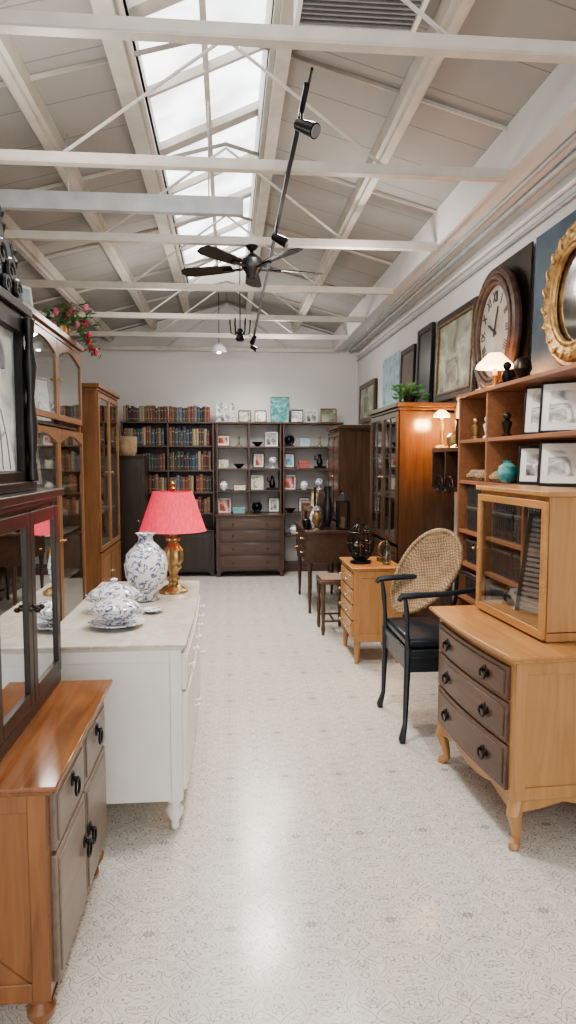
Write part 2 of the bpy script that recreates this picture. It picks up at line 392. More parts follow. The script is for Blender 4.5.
def chest(name,label,cat,loc,rz,w,d,h,wm,fm,km,rows,leg,legh,topm=None,tt=.028,over=.02,bow=0,hk='bail',drop=.0,group=None,apron=0,rail=.02):
    e=thing(name,label,cat,loc,rz,group)
    F=lambda x:-bow*math.cos(pi*x/w) if bow else 0
    N=14 if bow else 1
    def strip(x0,x1,y0,y1):
        a=[(x0+(x1-x0)*i/N,F(x0+(x1-x0)*i/N)+y0) for i in range(N+1)]
        c=[(x0+(x1-x0)*i/N,(F(x0+(x1-x0)*i/N)+y1) if bow and y1<.1 else y1) for i in range(N,-1,-1)]
        return a+c
    b=B(); b.prism(strip(-w/2,w/2,0,d),legh,h-tt,'z')
    for s in(-1,1):
        x0,x1=(w/2,w/2+.006) if s>0 else(-w/2-.006,-w/2)
        b.box(x0,x1,0,.045,legh,h-tt); b.box(x0,x1,d-.045,d,legh,h-tt); b.box(x0,x1,.045,d-.045,h-tt-.05,h-tt); b.box(x0,x1,.045,d-.045,legh,legh+.05)
    if apron:
        k=12; poly=[(-w/2,legh+.01)]+[(-w/2+w*i/k,legh-apron*(.35+.65*abs(math.cos(2*pi*i/k)))) for i in range(k+1)]+[(w/2,legh+.01)]
        b.prism(poly,.002,.02)
        poly=[(0,legh+.01)]+[(d*i/k,legh-apron*(.35+.65*abs(math.cos(pi*i/k)))) for i in range(k+1)]+[(d,legh+.01)]
        b.prism(poly,w/2-.02,w/2-.002,'x'); b.prism(poly,-w/2+.002,-w/2+.02,'x')
    b.build('body',wm,e,bevel=.003)
    b=B(); b.prism(strip(-w/2-over,w/2+over,-over,d),h-tt*.45,h,'z'); b.prism(strip(-w/2-over*.5,w/2+over*.5,-over*.5,d),h-tt,h-tt*.45,'z')
    b.build('top',topm or wm,e,bevel=.004)
    z1=h-tt-rail; z0=legh+rail; H=z1-z0; tot=sum(r[0] for r in rows); z=z1
    m=.03
    for fr,kinds in rows:
        hh=H*fr/tot; n=len(kinds); cw=(w-2*m)/n
        for i,kd in enumerate(kinds):
            x0=-w/2+m+i*cw+.006; x1=x0+cw-.012
            b=B(); b.prism(strip(x0,x1,-.014,.01),z-hh+.006,z-.006,'z')
            g=.018; b.prism(strip(x0+g,x1-g,-.019,-.012),z-hh+.006+g,z-.006-g,'z')
            o=b.build('drawer' if kd=='d' else 'door',fm,e,bevel=.003)
            zc=z-hh/2+drop; xc=(x0+x1)/2
            if kd=='d':
                xs=[x0+(x1-x0)*.22,x0+(x1-x0)*.78] if (x1-x0)>.42 else [xc]
            else: xs=[x1-.03 if i%2==0 else x0+.03]
            for xx in xs:
                y=F(xx)-.019
                if hk=='bail': bail(o,xx,y,zc,km)
                elif hk=='ring': ring(o,xx,y,zc,km)
                else: knob(o,xx,y,zc,km,.012)
        z-=hh
    for sx in(-1,1):
        for sy in(0,1):
            x=sx*(w/2-.035); y=.035 if sy==0 else d-.035; oy=-1 if sy==0 else 1
            b=B()
            if leg=='turn':
                r=.034; b.lathe([(r*.35,0),(r*.55,.01),(r*.5,legh*.25),(r*1.05,legh*.5),(r*1.1,legh*.65),(r*.6,legh*.82),(r,legh*.9),(r,legh+.01)],(x,y,0),18)
            elif leg=='cab':
                b.rod([(x,y,legh+.05),(x+sx*.006,y+oy*.006,legh*.95),(x+sx*.022,y+oy*.022,legh*.72),(x+sx*.004,y+oy*.004,legh*.38),(x-sx*.002,y-oy*.002,legh*.16),(x+sx*.018,y+oy*.018,legh*.06),(x+sx*.022,y+oy*.022,0)],[.032,.034,.030,.020,.016,.022,.019],10)
            elif leg=='brk':
                b.prism([(x+sx*.03,0),(x+sx*.0,0),(x-sx*.02,legh*.7),(x-sx*.08,legh),(x+sx*.03,legh)],y-.025,y+.025)
            else: b.rod([(x,y,legh+.01),(x+sx*.01,y+oy*.01,0)],[.028,.015],8)
            b.build('leg',wm,e)
    return e
def glasscab(name,label,cat,loc,rz,w,d,h,wm,tiers,shelves,gm=GLASS,km=BRASS,corn=.04,base=.1,muntin=(1,1),arch=False,back=None):
    e=thing(name,label,cat,loc,rz); t=.022
    b=B(); b.m=1; b.box(-w/2+.002,w/2-.002,d-.012,d-.001,base,h-.05); b.m=0
    b.box(-w/2,w/2,0,d,base-.005 if base>.03 else 0,base+t); b.box(-w/2,w/2,0,d,h-corn-t,h-corn)
    for s in(-1,1): b.box(*(( -w/2,-w/2+t) if s<0 else (w/2-t,w/2)),.0,d,base,h-corn)
    b.build('body',[wm,back or wm],e,bevel=.002)
    b=B()
    b.box(-w/2-.012,w/2+.012,-.012,d,h-corn,h-corn*.6); b.box(-w/2-.035,w/2+.035,-.035,d,h-corn*.6,h)
    b.build('cornice',wm,e,bevel=.004)
    if base>.03: B().box(-w/2-.012,w/2+.012,-.012,d,0,base).build('plinth',wm,e,bevel=.004)
    for z in shelves: B().box(-w/2+t,w/2-t,.025,d-.012,z-.008,z+.008).build('shelf',back or wm,e)
    for z0,z1,n,kind in tiers:
        cw=(w-.02)/n
        for i in range(n):
            x0=-w/2+.01+i*cw+.002; x1=x0+cw-.004; st=.042
            b=B(); b.box(x0,x0+st,-.02,-.001,z0,z1); b.box(x1-st,x1,-.02,-.001,z0,z1); b.box(x0+st,x1-st,-.02,-.001,z0,z0+st); 
            if arch:
                k=10; xa,xb=x0+st,x1-st
                poly=[(xa,z1),(xa,z1-st-.06)]+[(xa+(xb-xa)*j/k,z1-st-.06+.06*math.sin(pi*j/k)) for j in range(1,k)]+[(xb,z1-st-.06),(xb,z1)]
                b.prism(poly,-.02,-.001)
            else: b.box(x0+st,x1-st,-.02,-.001,z1-st,z1)
            if kind=='g':
                mx,mz=muntin
                for j in range(1,mx): xx=x0+st+(x1-x0-2*st)*j/mx; b.box(xx-.006,xx+.006,-.018,-.006,z0+st,z1-st)
                for j in range(1,mz): zz=z0+st+(z1-z0-2*st)*j/mz; b.box(x0+st,x1-st,-.018,-.006,zz-.006,zz+.006)
            else:
                b.box(x0+st,x1-st,-.012,-.002,z0+st,z1-st); b.box(x0+st+.03,x1-st-.03,-.018,-.01,z0+st+.03,z1-st-.03)
            o=b.build('door',wm,e,bevel=.002)
            if kind=='g': B().box(x0+st-.004,x1-st+.004,-.011,-.008,z0+st-.004,z1-st+.004).build('glass_pane',gm,o)
            knob(o,(x1-.02) if i%2==0 else (x0+.02),-.02,(z0+z1)/2,km,.009)
    return e
def shelfunit(name,label,loc,rz,w,d,h,wm,shelves,divs=(),t=.022,group=None,back=None,cat='bookcase',bottom=.06):
    e=thing(name,label,cat,loc,rz,group)
    b=B(); b.box(-w/2,-w/2+t,0,d,0,h-t).box(w/2-t,w/2,0,d,0,h-t).box(-w/2-.01,w/2+.01,-.012,d,h-t,h).box(-w/2+t,w/2-t,.01,d,0,bottom)
    for x in divs: b.box(x-t/2,x+t/2,.002,d,bottom,h-t)
    b.build('body',wm,e,bevel=.002)
    B().box(-w/2+t,w/2-t,d-.01,d-.001,bottom,h-t).build('back_panel',back or wm,e)
    for z in shelves: B().box(-w/2+t,w/2-t,.006,d-.011,z-t,z).build('shelf',wm,e,bevel=.002)
    return e
def picture(label,loc,rz,w,h,fm,am,bw=.02,dp=.015,tilt=8,mat=None,name='picture_frame',cat='picture frame',group=None,inner=None):
    e=thing(name,label,cat,loc,rz,group,rx=0); e.rotation_euler=(R(-tilt),0,R(rz))
    if bw>0:
        b=B(); b.box(-w/2,-w/2+bw,-dp,0,0,h).box(w/2-bw,w/2,-dp,0,0,h).box(-w/2+bw,w/2-bw,-dp,0,0,bw).box(-w/2+bw,w/2-bw,-dp,0,h-bw,h)
        mats=[fm]
        if inner:
            b.m=1; q=bw*.35; i0=bw*.9; mats=[fm,inner]
            b.box(-w/2+i0,-w/2+i0+q,-dp*1.2,-.001,i0,h-i0).box(w/2-i0-q,w/2-i0,-dp*1.2,-.001,i0,h-i0).box(-w/2+i0+q,w/2-i0-q,-dp*1.2,-.001,i0,i0+q).box(-w/2+i0+q,w/2-i0-q,-dp*1.2,-.001,h-i0-q,h-i0)
        b.build('frame',mats,e,bevel=min(.004,bw*.3))
    b=B(); mats=[am]
    if mat:
        mw=min(w,h)*.16; b.m=1; b.box(-w/2+bw*.9,w/2-bw*.9,-dp*.5,-.002,bw*.9,h-bw*.9); b.m=0
        b.box(-w/2+bw+mw,w/2-bw-mw,-dp*.6,-dp*.5,bw+mw,h-bw-mw); mats=[am,mat]
    else: b.box(-w/2+bw*.9,w/2-bw*.9,-dp*.6,-.002,bw*.9,h-bw*.9)
    b.build('print' if bw>0 else 'canvas',mats,e)
    return e
# books
BC=[(.045,.038,.038),(.13,.045,.035),(.05,.08,.12),(.18,.11,.07),(.04,.07,.06),(.18,.05,.04),(.12,.15,.17),(.30,.25,.18)]
BM=[]
for i,c in enumerate(BC):
    m=plain('book_cloth_%d'%i,c,.6,var=.2)
    b=B(); b.box(-.5,-.38,-.0,1,0,1).box(.38,.5,0,1,0,1)
    b.prism([(-.5,.06),(-.35,0),(.35,0),(.5,.06),(.5,.12),(-.5,.12)],0,1,'z')
    b.m=1; b.box(-.38,.38,.12,.97,.03,.97)
    b.m=2; b.box(-.36,.36,-.012,.0,.72,.76).box(-.36,.36,-.012,.0,.18,.21)
    o=b.build('book',[m,PAPER,BRASS]); BM.append(o)
used=[False]*len(BM)
def book(x,y,z,w,d,h,ci,group,rz=0,ry=0,label=None):
    if not used[ci]: o=BM[ci]; used[ci]=True
    else: o=BM[ci].copy(); COL.objects.link(o)
    o.location=(x,y,z); o.scale=(w,d,h); o.rotation_euler=(0,R(ry),R(rz))
    names=['black','dark red','navy blue','brown','dark green','red','slate blue','tan']
    tag(o,label or names[ci]+' cloth-bound old book standing on a bookcase shelf','book',group)
def books(x0,x1,y,z,hm,group,dens=1.0,pal=None):
    x=x0
    while x<x1-.03:
        w=random.uniform(.026,.046)
        if random.random()<dens:
            h=hm*random.uniform(.78,1); book(x+w/2,y+random.uniform(0,.02),z+.001,w*.96,.15,h,random.choice(pal or [0,3,1,2,3,4,6,5,7,0,2,3]),group)
        x+=w+.001
def vase(label,loc,prof,m,name='vase',cat='vase',group=None,n=24,flute=0):
    o=B().lathe(prof,n=n,flute=flute).build(name,m); o.location=loc; return tag(o,label,cat,group)

# ------------------------------------------------------------------ back wall
YS=8.98
shelfunit('bookcase','tall dark brown bookcase filled with old books',(-.78,YS+.06,0),0,1.20,.33,2.0,BACKW,[.80,1.08,1.37,1.69],(0,),back=BACKW,bottom=.1)
for z,hm in((2.0,.22),(1.69,.25),(1.37,.25),(1.08,.24),(.80,.22)):
    for x0,x1 in((-1.35,-.80),(-.765,-.22)): books(x0,x1,YS+.075,z,hm,'old books in the tall bookcase',.97)
chest('low_cabinet','low dark wooden cabinet with two doors','cabinet',(-.66,YS-.22,0),0,.95,.25,.60,DARK,DARK,BRASS,[(1,['D','D'])],'brk',.06,hk='knob')
shelfunit('bookcase','dark brown open bookcase holding small frames and curios',(.28,YS+.06,0),0,.86,.33,2.0,BACKW,[.79,1.10,1.39,1.68],(0,),back=WALL,bottom=.1)
chest('chest_of_drawers','dark mahogany chest of drawers with small knobs','chest of drawers',(.28,YS-.30,0),0,.86,.33,.80,MAHOX,MAHOX,BRONZ,[(1,['d']),(1.1,['d']),(1.2,['d']),(1.3,['d'])],'brk',.08,hk='knob')
shelfunit('bookcase','brown open bookcase holding framed prints and ornaments',(1.13,YS+.06,0),0,.80,.33,2.0,BACKW,[.50,.79,1.10,1.39,1.68],(),back=WALL,bottom=.1)
def boxy(m,label,x,y,z,w,d,h,g):
    o=B().box(-w/2,w/2,-d/2,d/2,0,h*.72).box(-w/2-.003,w/2+.003,-d/2-.003,d/2+.003,h*.6,h).build('trinket_box',m,bevel=.004); o.location=(x,y,z); tag(o,label,'box',g)
def curio(k,x,y,z,g='curios on the back shelves'):
    rz=random.uniform(-10,10)
    if k==0: picture('small dark-framed picture with a pale mount on a shelf',(x,y+.06,z+.004),rz,.15,.20,BLACKW,random.choice(ARTS),.010,mat=PAPER,group=g)
    elif k==1: picture('small wooden-framed print leaning on a shelf',(x,y+.06,z+.004),rz,.19,.15,OAKX,random.choice(ARTS[1:]),.012,mat=PAPER,group=g)
    elif k==8: picture('small white-framed print leaning on a shelf',(x,y+.06,z+.004),rz,.17,.19,WHITEP,random.choice(ARTS[1:]),.016,group=g)
    elif k==9: picture('unframed pale card print leaning on a shelf',(x,y+.06,z+.004),rz,.13,.11,WHITEP,random.choice([ARTS[1],ARTS[3],ARTS[5],BLUEA]),0,.008,group=g)
    elif k==2: vase('small white ceramic jar on a shelf',(x,y,z),[(.03,0),(.05,.03),(.055,.07),(.03,.10),(.035,.12)],PORCW,'jar','jar',g)
    elif k==3: vase('small dark metal bowl on a shelf',(x,y,z),[(.025,0),(.03,.01),(.07,.05),(.075,.06),(.068,.058),(.02,.02)],BLACKM,'bowl','bowl',g)
    elif k==4: vase('slim brass candlestick on a shelf',(x,y,z),[(.04,0),(.038,.01),(.012,.02),(.018,.05),(.009,.08),(.015,.12),(.02,.13)],BRASS,'candlestick','candlestick',g)
    elif k==5: boxy(AQUA,'small aqua trinket box on a shelf',x,y,z,.16,.10,.08,g)
    elif k==10: boxy(WBOX,'small cream card box on a shelf',x,y,z,.15,.11,.06,g)
    elif k==11: boxy(RBOX,'small dusky red box on a shelf',x,y,z,.13,.10,.10,g)
    elif k==6:
        o=B().lathe([(.04,0),(.04,.012),(.012,.02),(.012,.05)]).sph((0,0,.10),.055).build('globe_ornament',PORC); o.location=(x,y,z); tag(o,'small blue and white globe ornament on a stand','ornament',g)
    elif k==12:
        o=B().box(-.06,.06,-.03,.03,0,.02).rod([(.055*math.cos(a),0,.085+.055*math.sin(a)) for a in [2*pi*q/18 for q in range(18)]],.016,8,True).sph((0,0,.085),.04).build('mantel_clock',BLACKM); o.location=(x,y,z); tag(o,'small round black desk clock on a shelf','clock',g)
    elif k==7:
        o=B().box(-.08,.08,-.03,.03,0,.03).lathe([(.03,.03),(.045,.07),(.03,.12),(.015,.15)],n=12).sph((0,0,.17),.024).rod([(-.03,0,.1),(-.07,0,.13),(-.06,0,.17)],.008,6).build('figurine',BLACKM); o.location=(x,y,z); tag(o,'small black metal figurine on a shelf','figurine',g)
seqA=[[8,5,12,0],[2,10,8,7],[9,3,0,6],[1,4,3,8]]
seqB=[[3,0,12,10],[8,2,6,3],[0,11,7,9],[12,9,4,7]]
for zi,z in enumerate((.79,1.10,1.39,1.68)):
    for xi,x in enumerate((-.05,.15,.40,.60)): curio(seqA[zi][xi],x+random.uniform(-.015,.015),YS+.13,z)
    for xi,x in enumerate((.83,1.03,1.22,1.42)): curio(seqB[zi][xi],x+random.uniform(-.015,.015),YS+.13,z)
for k,x in((2,.88),(10,1.1),(11,1.32)): curio(k,x,YS+.14,.50)
tops=[(-.03,.25,.26,ARTS[2],WHITEP),(.23,.17,.16,ARTS[0],BLACKW),(.44,.16,.16,ARTS[3],BLACKW),(.70,.25,.34,TEAL,BLACKW),(.93,.17,.17,ARTS[1],BLACKW),(1.13,.16,.17,ARTS[2],WHITEP),(1.36,.22,.19,OLDOIL,OAKX)]
for i,(x,w,h,a,f) in enumerate(tops):
    picture(['grey printed canvas','small dark framed print','small framed botanical print','teal floral canvas','small framed sketch','small white framed photograph','framed old painting'][i]+' standing on top of the bookcase',(x,YS+.20,2.002),0,w,h,f,a,.012 if i not in(0,3) else .004,tilt=5,group='frames on top of the bookcases')

# ------------------------------------------------------------------ left side
glasscab('display_cabinet','tall oak display cabinet with glazed doors and dark interior','display cabinet',(-1.2,7.0,0),90,1.15,.5,2.2,OAK,[(.14,.62,2,'p'),(.64,2.12,2,'g')],[.65,1.0,1.35,1.7],muntin=(1,1),corn=.06,back=DKLIN)
glasscab('display_cabinet','large oak display cabinet with arched glazed doors in two tiers','display cabinet',(-1.2,4.93,0),90,1.6,.5,2.42,OAK,[(.14,1.72,2,'g'),(1.78,2.34,2,'g')],[.6,.95,1.3,1.75],muntin=(1,1),corn=.07,arch=True,back=DKLIN)
for i,(y,z) in enumerate(((4.4,1.77),(4.75,1.77),(5.2,1.77),(5.5,1.77),(4.4,1.31),(4.9,1.31),(5.4,1.31),(4.5,.96),(5.1,.96),(5.5,.96),(4.6,.61),(5.2,.61))):
    if i in(1,5,2): picture('pale portrait print inside the oak cabinet',(-1.36,y,z),70,.24,.34,DARK,SKETCHBG,.02,tilt=6)
    elif i%3==0: vase('dark pottery jug on a display cabinet shelf',(-1.35,y,z),[(.05,0),(.08,.06),(.085,.12),(.04,.18),(.05,.22)],DWICK,'jug','jug','pottery in the oak cabinet')
    else: vase('white glazed pot on a display cabinet shelf',(-1.35,y,z),[(.04,0),(.07,.04),(.075,.10),(.05,.14),(.055,.16)],PORCW,'pot','pot','pottery in the oak cabinet')
for k in range(14):
    for z in(.66,1.01,1.36,1.71): book(-1.36,6.6+k*.06,z,.05,.16,random.uniform(.18,.25),random.choice(range(8)),'books in the oak cabinet',90)
chest('dark_cupboard','narrow dark stained cupboard beside the bookcase','cupboard',(-1.18,8.0,0),0,.42,.45,1.55,DARK,DARK,BRASS,[(1,['D'])],'brk',.07,hk='knob')
o=B(); o.lathe([(.10,0),(.13,.05),(.135,.22),(.12,.225),(.11,.03)],n=24); o=o.build('wicker_basket',WICK); o.location=(-1.2,8.2,1.551); tag(o,'round woven basket on top of the dark cupboard','basket')
e=thing('flower_arrangement','red and pink flowers with green foliage on the oak cabinet','flower arrangement',(-1.17,5.38,2.422))
B().lathe([(.05,0),(.07,.05),(.06,.10),(.05,.10)],(-.08,0,0)).build('flower_pot',BRASS,e)
FP=[]
for k in range(20):
    FP.append((random.uniform(-.16,.12),random.uniform(-.20,.22),random.uniform(.05,.24)))
for k in range(4):
    FP.append((.07+random.uniform(0,.05),.12+.03*k,.04-.035*k))
b=B(); 
for c in FP:
    for q in range(6):
        c2=Vector(c)+Vector((random.uniform(-.03,.05),random.uniform(-.05,.05),random.uniform(-.04,.04)))
        if c2.x<.055: c2.z=max(c2.z,.05)
        d=Vector((random.uniform(-.2,1),random.uniform(-1,1),random.uniform(-.3,.7))).normalized(); s=d.orthogonal().normalized()
        b.add([c2-d*.03,c2+s*.013,c2+d*.045,c2-s*.013],[(0,1,2,3)])
    b.rod([(-.08,0,.09),((c[0]-.08)/2,c[1]/2,max(.12,c[2]+.06)),c],.003,5)
b.build('foliage',LEAF,e)
for k,c in enumerate(FP[::2]+FP[19::2]):
    b=B()
    for q in range(5):
        aa=2*pi*q/5; b.sph((c[0]+.02,c[1]+.018*math.cos(aa),c[2]+.018*math.sin(aa)),.016,n=8,m=6)
    b.sph((c[0]+.03,c[1],c[2]),.013,n=8,m=6)
    b.build('flower',REDF if k%3 else PINKF,e)
picture('small pale blue picture leaning on top of the oak cabinet',(-1.35,4.62,2.421),60,.28,.22,WHITEP,BLUEA,.015)

# white cabinet
chest('sideboard','white painted sideboard with bowed front and turned legs','sideboard',(-.19,3.36,0),90,1.38,.56,.78,WHITEP,WHITEP,WHITEP,[(1,['d','d','d']),(2.6,['D','D','D'])],'turn',.135,topm=CREAMT,over=.02,bow=.012,hk='knob')
# near left dresser
chest('dresser','warm cherry wood dresser with grey-brown drawer fronts and black ring handles','dresser',(-.46,2.07,0),90,.76,.62,.70,CHER,TAUPE,BLACKM,[(1,['d','d']),(2.1,['D','D'])],'turn',.12,topm=CHERX,over=.035,hk='ring',tt=.03,drop=.035,rail=.012)
glasscab('tabletop_cabinet','dark brown tabletop cabinet with mirrored glass doors standing on the dresser','cabinet',(-.62,2.12,.701),90,.70,.40,.70,DARK,[(.05,.64,2,'g')],[],gm=MIRG,km=BRONZ,corn=.045,base=.04,back=DKLIN)
# black ornate frame
e=thing('ornate_frame','black carved wooden frame with pale lady sketch and arched crest','framed picture',(-.68,2.05,1.402),90)
w,h=.54,.56
b=B(); bw=.062
b.box(-w/2,-w/2+bw,-.03,.02,0,h).box(w/2-bw,w/2,-.03,.02,0,h).box(-w/2+bw,w/2-bw,-.03,.02,0,bw).box(-w/2+bw,w/2-bw,-.03,.02,h-bw,h)
b.box(-w/2-.02,w/2+.02,-.045,.03,h,h+.03).box(-w/2-.02,w/2+.02,-.045,.03,0,.03)
for s in(-1,1): b.lathe([(.020,0.03),(.012,.1),(.022,.2),(.012,.3),(.022,.40),(.012,.47),(.020,.55)],(s*(w/2-.03),-.045,0),12)
b.build('frame',BLACKW,e,bevel=.004)
b=B(); b.box(-w/2+bw,w/2-bw,-.005,.0,bw,h-bw)
b.m=1
b.prism([(-.15,.065),(.18,.065),(.13,.18),(.07,.26),(.05,.31),(-.02,.31),(-.05,.25),(-.11,.17)],-.008,-.005)
b.m=2
b.lathey([(.050,0),(.050,.004)],(.015,-.005,.37),20,1.25); b.prism([(0,.29),(.035,.29),(.035,.33),(0,.33)],-.0095,-.006)
b.m=3
pts=[(.015+.057*math.cos(a),-.009,.385+.070*math.sin(a)) for a in [pi*k/14-.2 for k in range(18)]]
b.rod(pts,.012,6)
b.rod([(-.03,-.009,.25),(.0,-.009,.20),(.04,-.009,.16),(.09,-.009,.19)],.004,5)
for q in(-.1,-.02,.06,.13): b.rod([(q*.4,-.009,.25),(q*.8,-.009,.16),(q,-.009,.07)],.002,4)
for q in(-.008,.034): b.sph((q,-.010,.378),.004,n=6,m=4)
b.rod([(.005,-.010,.348),(.015,-.010,.345),(.025,-.010,.348)],.002,4)
b.build('portrait',[SKETCHBG,PORCW,SKIN,GREYP],e)
b=B()
poly=[(-w/2,h+.03)]+[(-w/2+w*k/28,h+.06+.17*math.sin(pi*k/28)**.8+.022*abs(math.sin(k*1.1))) for k in range(29)]+[(w/2,h+.03)]
b.prism(poly,-.018,.008)
for k in range(5):
    x=-w/2+.05+(w-.10)*k/4; hh=.07+.17*math.sin(pi*(k+.6)/5.2)
    b.lathe([(.010,hh-.03),(.018,hh),(.008,hh+.02),(.014,hh+.035),(.001,hh+.06)],(x,-.006,h+.03),8)
for s in(-1,1):
    for j,(cx,cz,rr) in enumerate(((.05,.14,.045),(.13,.11,.04),(.20,.07,.032),(.09,.06,.03))):
        b.rod([(s*cx+s*rr*(1-k/18)*math.cos(k*.5),-.024,h+cz+rr*(1-k/18)*math.sin(k*.5)) for k in range(17)],.009,6)
b.sph((0,-.02,h+.10),.03,sy=.6)
b.build('crest',BLACKW,e)

# porcelain on sideboard
zt=.782
vase('round white and blue floral porcelain vase on the sideboard',(-.42,3.50,zt),[(.048,0),(.054,.01),(.042,.035),(.075,.07),(.104,.125),(.112,.185),(.100,.24),(.060,.285),(.038,.305),(.036,.33),(.054,.347),(.048,.347),(.028,.33)],PORC,n=32)
vase('white and blue porcelain serving plate on the sideboard',(-.485,2.96,zt),[(.06,0),(.065,.006),(.115,.018),(.12,.02),(.113,.022),(.05,.012)],PORC,'serving_plate','plate',n=32)
def tureen(loc,s,label):
    e=thing('soup_tureen',label,'tureen',loc)
    B().lathe([(.05*s,0),(.05*s,.01*s),(.035*s,.02*s),(.08*s,.04*s),(.112*s,.07*s),(.118*s,.09*s),(.113*s,.09*s)],n=28,sx=1.1).rod([(.11*s,0,.05*s),(.148*s,0,.062*s),(.148*s,0,.08*s),(.118*s,0,.08*s)],.007*s,6).rod([(-.11*s,0,.05*s),(-.148*s,0,.062*s),(-.148*s,0,.08*s),(-.118*s,0,.08*s)],.007*s,6).build('bowl',PORC,e)
    B().lathe([(.120*s,.091*s),(.120*s,.097*s),(.10*s,.115*s),(.06*s,.135*s),(.02*s,.145*s),(.012*s,.155*s),(.020*s,.168*s),(.001,.178*s)],n=28,sx=1.1).build('lid',PORC,e)
tureen((-.485,2.95,zt+.014),.78,'low white and blue porcelain lidded tureen sitting on a plate')
tureen((-.545,3.27,zt),.90,'low white and blue porcelain lidded tureen on the sideboard')
vase('small white porcelain saucer on the sideboard',(-.36,3.22,zt),[(.03,0),(.05,.012),(.055,.014),(.045,.012),(.02,.005)],PORC,'saucer','saucer')
# lamp
e=thing('table_lamp','antique gold table lamp with crimson pink pleated shade on the sideboard','table lamp',(-.30,3.72,zt))
B().lathe([(.074,0),(.074,.012),(.058,.02),(.050,.03),(.028,.04),(.022,.055),(.033,.07),(.033,.08),(.020,.095),(.024,.11),(.042,.135),(.036,.15),(.050,.17),(.054,.20),(.047,.235),(.028,.26),(.022,.275),(.038,.285),(.038,.295),(.018,.305),(.024,.32),(.012,.335)],n=36,flute=.07,fk=12).build('base',BRASS,e)
B().cyl((0,0,.32),(0,0,.555),.006).build('pole',BRASS,e)
B().lathe([(.182,.335),(.178,.338),(.106,.548),(.102,.548),(.174,.338)],n=64,flute=.012,fk=32).build('lamp_shade',CORAL,e)
B().lathe([(.01,.55),(.016,.565),(.006,.575),(.014,.59),(.001,.605)],n=12).build('finial',BRASS,e)

# ------------------------------------------------------------------ right side
chest('dresser','honey maple dresser with three brown drawers, black handles and curved legs','dresser',(1.055,2.82,0),-87,.80,.42,.775,HONEY,DRAWR,BLACKM,[(1,['d']),(1.15,['d']),(1.3,['d'])],'cab',.20,topm=HONEYX,over=.045,bow=.02,hk='bail',apron=.05,tt=.035)
gc=thing('display_case','honey wood tabletop display case with glazed sides on the dresser','display case',(1.235,2.87,.777),-87)
w,d,h=.64,.23,.60; st=.032
b=B(); b.box(-w/2,w/2,0,d,0,.04).box(-w/2,w/2,0,d,h-.05,h-.02).box(-w/2-.02,w/2+.02,-.02,d,h-.02,h)
b.box(w/2-.018,w/2,0,d,.04,h-.05); b.box(-w/2,-w/2+.02,0,.02,.04,h-.05).box(-w/2,-w/2+.02,d-.02,d,.04,h-.05)
b.box(-w/2+.02,w/2-.02,d-.015,d,.04,.06)
b.build('body',HONEY,gc,bevel=.003)
B().box(-w/2+.02,w/2-.02,d-.010,d-.007,.06,h-.05).build('glass_pane',GLASS,gc)
B().box(-w/2+.008,-w/2+.011,.02,d-.02,.04,h-.05).build('glass_pane',GLASS,gc)
b=B(); b.box(-w/2+.002,-w/2+st,-.018,-.001,.01,h-.04).box(w/2-st,w/2-.002,-.018,-.001,.01,h-.04).box(-w/2+st,w/2-st,-.018,-.001,.01,.045).box(-w/2+st,w/2-st,-.018,-.001,h-.07,h-.04)
o=b.build('door',HONEYX,gc,bevel=.002); B().box(-w/2+st,w/2-st,-.010,-.007,.045,h-.07).build('glass_pane',GLASS,o); knob(o,-w/2+.018,-.018,h/2,BRASS,.007)
for k,(yy,zz,kd) in enumerate(((2.98,.819,0),(3.08,.819,1))):
    x=1.335
    if kd==0: vase('dim cut glass goblet inside the display case',(x-.02,yy,zz),[(.026,0),(.006,.01),(.006,.03),(.024,.05),(.03,.09)],GLZ,'goblet','goblet')
    else: vase('small dark brass pot inside the display case',(x,yy,zz),[(.02,0),(.035,.02),(.035,.05),(.02,.07),(.024,.08)],BRONZ,'pot','pot')
e=thing('slatted_shutter','tall dark slatted shutter leaning inside the display case','shutter',(1.335,2.86,.822),-40)
b=B()
for k in range(19): b.box(-.055,.055,-.010,.004,.012+k*.022,.024+k*.022)
b.build('slats',GREYP,e)
B().box(-.072,-.055,-.012,.006,0,.44).box(.055,.072,-.012,.006,0,.44).box(-.055,.055,-.012,.006,.43,.44).build('frame',BLACKW,e); e.rotation_euler[0]=R(-3); e.rotation_euler[1]=R(6)
# bookcase right
shelfunit('bookcase','long reddish wood open bookcase against the wall',(1.51,3.45,0),-90,1.86,.28,1.92,BOOKW,[.45,.62,.84,1.05,1.37,1.63],(-.45,),back=BOOKW,bottom=.08)
g='framed prints in the bookcase'
picture('black framed print with white mount leaning on the bookcase shelf',(1.62,3.42,1.634),-42,.19,.25,BLACKW,ARTS[1],.010,mat=PAPER,group=g)
picture('black framed drawing with white mount on the bookcase shelf',(1.62,3.20,1.634),-42,.22,.25,BLACKW,ARTS[1],.010,mat=PAPER,group=g)
picture('black framed photograph leaning on the lower bookcase shelf',(1.62,3.45,1.374),-42,.21,.20,BLACKW,ARTS[2],.012,mat=PAPER,group=g)
picture('dark framed sketch leaning on the lower bookcase shelf',(1.62,3.20,1.374),-42,.22,.22,BLACKW,ARTS[1],.012,mat=PAPER,group=g)
vase('small round teal glazed vase on the bookcase shelf',(1.555,3.68,1.372),[(.025,0),(.045,.02),(.058,.055),(.050,.09),(.022,.112),(.026,.125)],TEAL)
for k,(yy,r) in enumerate(((4.27,.085),(4.08,.095),(3.83,.105))):
    o=B().lathe([(r,0),(r*1.03,.018),(r*.95,.05),(r*.75,.062),(r*.7,.045),(.001,.03)],n=28).rod([(r*math.cos(a),r*math.sin(a),.025) for a in [2*pi*q/24 for q in range(24)]],.016,6,True).build('wicker_tray',WICK); o.location=(1.635,yy,1.376); tag(o,'round woven wicker tray on the bookcase shelf','tray','wicker trays on the shelf')
